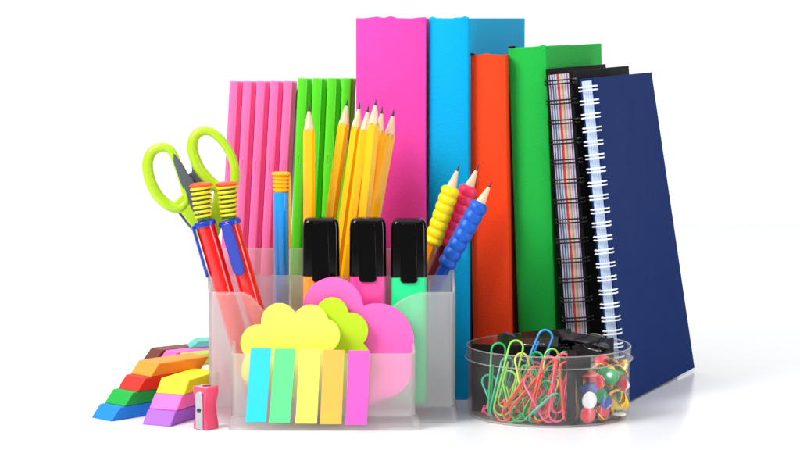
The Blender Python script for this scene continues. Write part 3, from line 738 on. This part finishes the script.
TK = [  # px, py, depth Y, colour, normal, label words
 (589.5, 400.5, -.2, 'white', F_, 'white thumbtack facing front through the clear wall'),
 (588.5, 421, -.3, 'red', F_, 'red thumbtack facing front at the dish floor under the white one'),
 (606.5, 418, .3, 'red', F_, 'red thumbtack near the floor under the blue and yellow ones'),
 (609, 403.5, .5, 'blue', F_, 'blue thumbtack facing front between white and yellow ones'),
 (619.5, 402, 1.9, 'yellow', (.3, -1, .1), 'yellow thumbtack facing right, next to the blue one'),
 (599, 395, .7, 'green', (.1, -1, .7), 'green thumbtack just above and right of the white one'),
 (589, 389, .6, 'blue', (-.3, -.8, .8), 'blue thumbtack tilted up above the white one'),
 (596, 382, 1.0, 'red', (.1, -1, .5), 'red thumbtack near the top of the pile, facing front'),
 (611, 377, 1.8, 'green', (-.5, -1, .5), 'green thumbtack tilted at the top right of the pile'),
 (628, 392, 2.4, 'red', (.9, -.8, .1), 'red thumbtack edgeways at the right wall'),
 (629, 413, 2.0, 'green', (.9, -.6, -.1), 'green thumbtack edgeways low at the right wall'),
 (622, 371, 2.9, 'yellow', (.7, .3, .6), 'yellow thumbtack with its back showing at the right wall'),
 (613, 395, 1.4, 'yellow', (-.6, .5, .8), 'yellow thumbtack turned away, pin toward the front'),
 (602, 415, .6, 'green', (-.6, .4, -.6), 'green thumbtack turned away below the green front one'),
 (606, 409, 1.3, 'white', (.5, .8, .3), 'white thumbtack turned away behind the blue one'),
 (590, 378, 1.8, 'yellow', (.2, .9, .3), 'brass side of a yellow thumbtack at the top beside the divider'),
 (598, 370, 2.4, 'yellow', (-.4, .8, .6), 'brass side of a yellow thumbtack topmost beside the divider'),
 (607, 372, 2.8, 'red', (.4, .7, -.6), 'red thumbtack upside down at the top centre'),
 (611, 364, 3.6, 'green', (.2, .8, .7), 'green thumbtack turned away at the back of the pile'),
 (602, 361, 3.9, 'red', (-.1, -.5, .8), 'red thumbtack highest in the pile before the slanted divider'),
 (621, 366, 3.6, 'yellow', (.6, .6, -.5), 'yellow thumbtack upside down at the top right'),
 (588, 387, 1.6, 'yellow', (-.8, .5, .5), 'yellow thumbtack edgeways against the divider'),
 (621, 398, 1.9, 'red', (.2, .9, -.4), 'red thumbtack turned away behind the yellow one'),
 (585, 402, 1.2, 'green', (-.9, -.3, .3), 'green thumbtack edgeways low against the divider'),
 (609, 388, 2.2, 'blue', (.3, -.4, .9), 'blue thumbtack lying flat between the green and red ones'),
 (622, 384, 2.8, 'white', (.2, -.6, .8), 'white thumbtack half buried at the upper right'),
 (595, 400, 2.2, 'red', (0, -.3, 1), 'red thumbtack buried behind the blue tilted one'),
 (612, 406, 2.6, 'yellow', (.2, -.4, 1), 'yellow thumbtack buried deep in the middle of the pile'),
 (603, 420, 1.3, 'blue', (0, -.2, 1), 'blue thumbtack lying on the dish floor'),
 (619, 418, 2.0, 'white', (.1, -.1, 1), 'white thumbtack lying on the dish floor at the right'),
]
for (x, y, Yq, c, nr, lb) in TK:
    q = tk(x, y, Yq); v = Vector((q.x-DX, q.y-DY, 0)); 
    if v.length > DR-.45: v = v.normalized()*(DR-.45); q = Vector((DX+v.x, DY+v.y, q.z))
    if nr is F_:
        v = Vector((q.x-DX, q.y-DY, 0)); v = v.normalized()*(DR-.42); q = Vector((DX+v.x, DY+v.y, q.z)); nr = (v.x, v.y, .25)
    q.z = max(q.z, .8 if abs(nr[2]) < .7 else .4)
    tack(lb, c, q, nr)

cols_ = ['red', 'yellow', 'green', 'blue', 'yellow', 'white', 'red', 'green', 'yellow']
k = 0
for lev, z_ in enumerate((.45, 1.1, 1.8, 2.5, 3.2)):
    for (x_, y_) in ((13.2, 2.6), (14.2, 2.2), (14.9, 3.5), (14.1, 3.9), (15.3, 4.9), (13.0, 1.2), (15.2, 2.4)):
        c_ = cols_[k % 9]; k += 1
        tack(c_ + ' thumbtack buried behind the front ones in the pile', c_, Vector((x_ + random.uniform(-.25,.25), y_ + random.uniform(-.25,.25), z_)), (random.uniform(-.8,.8), random.uniform(-.9,.7), random.uniform(-.3, 1)))
# ---------------------------------------------------------------- camera
cam = bpy.data.cameras.new('camera'); co = bpy.data.objects.new('camera', cam); COL.objects.link(co)
co.location = (0, CY*S, CZ*S); co.rotation_euler = (math.pi/2 - TH, 0, 0)
cam.sensor_width = 36; cam.lens = 36*F/800; cam.clip_start = .05; cam.clip_end = 100
SC.camera = co

# ---------------------------------------------------------------- light: white studio, softboxes
W = bpy.data.worlds.new('World'); SC.world = W; W.use_nodes = True; nt = W.node_tree; nt.nodes.clear(); N = nt.nodes; L = nt.links
wo = N.new('ShaderNodeOutputWorld'); bg = N.new('ShaderNodeBackground'); L.new(bg.outputs[0], wo.inputs[0])
tc = N.new('ShaderNodeTexCoord'); sp = N.new('ShaderNodeSeparateXYZ'); L.new(tc.outputs['Generated'], sp.inputs[0])
mr = N.new('ShaderNodeMapRange'); mr.interpolation_type = 'SMOOTHSTEP'
mr.inputs['From Min'].default_value = .45; mr.inputs['From Max'].default_value = .93; mr.inputs['To Min'].default_value = .23; mr.inputs['To Max'].default_value = 1.08
L.new(sp.outputs[1], mr.inputs[0]); L.new(mr.outputs[0], bg.inputs['Strength']); bg.inputs['Color'].default_value = (1, 1, 1, 1)
def area(name, loc, tgt, sx, sy, power, col=(1,1,1)):
    l = bpy.data.lights.new(name, 'AREA'); l.shape = 'RECTANGLE'; l.size = sx*S; l.size_y = sy*S; l.energy = power; l.color = col
    o = bpy.data.objects.new(name, l); COL.objects.link(o); o.location = Vector(loc)*S
    d = (Vector(tgt) - Vector(loc)).normalized(); o.rotation_euler = d.to_track_quat('-Z', 'Y').to_euler()
    return o
area('overhead_softbox', (-20, 50, 190), (0, 40, 0), 400, 300, 53)
area('key_softbox', (-72, -48, 84), (2, 8, 20), 50, 50, 15, (1, .985, .96))
area('side_softbox', (130, -60, 60), (5, 5, 10), 30, 120, 9)
SC.view_settings.view_transform = 'Standard'; SC.view_settings.look = 'None'; SC.view_settings.exposure = 0; SC.view_settings.gamma = 1
SC.cycles.max_bounces = 14; SC.cycles.transparent_max_bounces = 32; SC.cycles.transmission_bounces = 12
SC.cycles.use_denoising = True
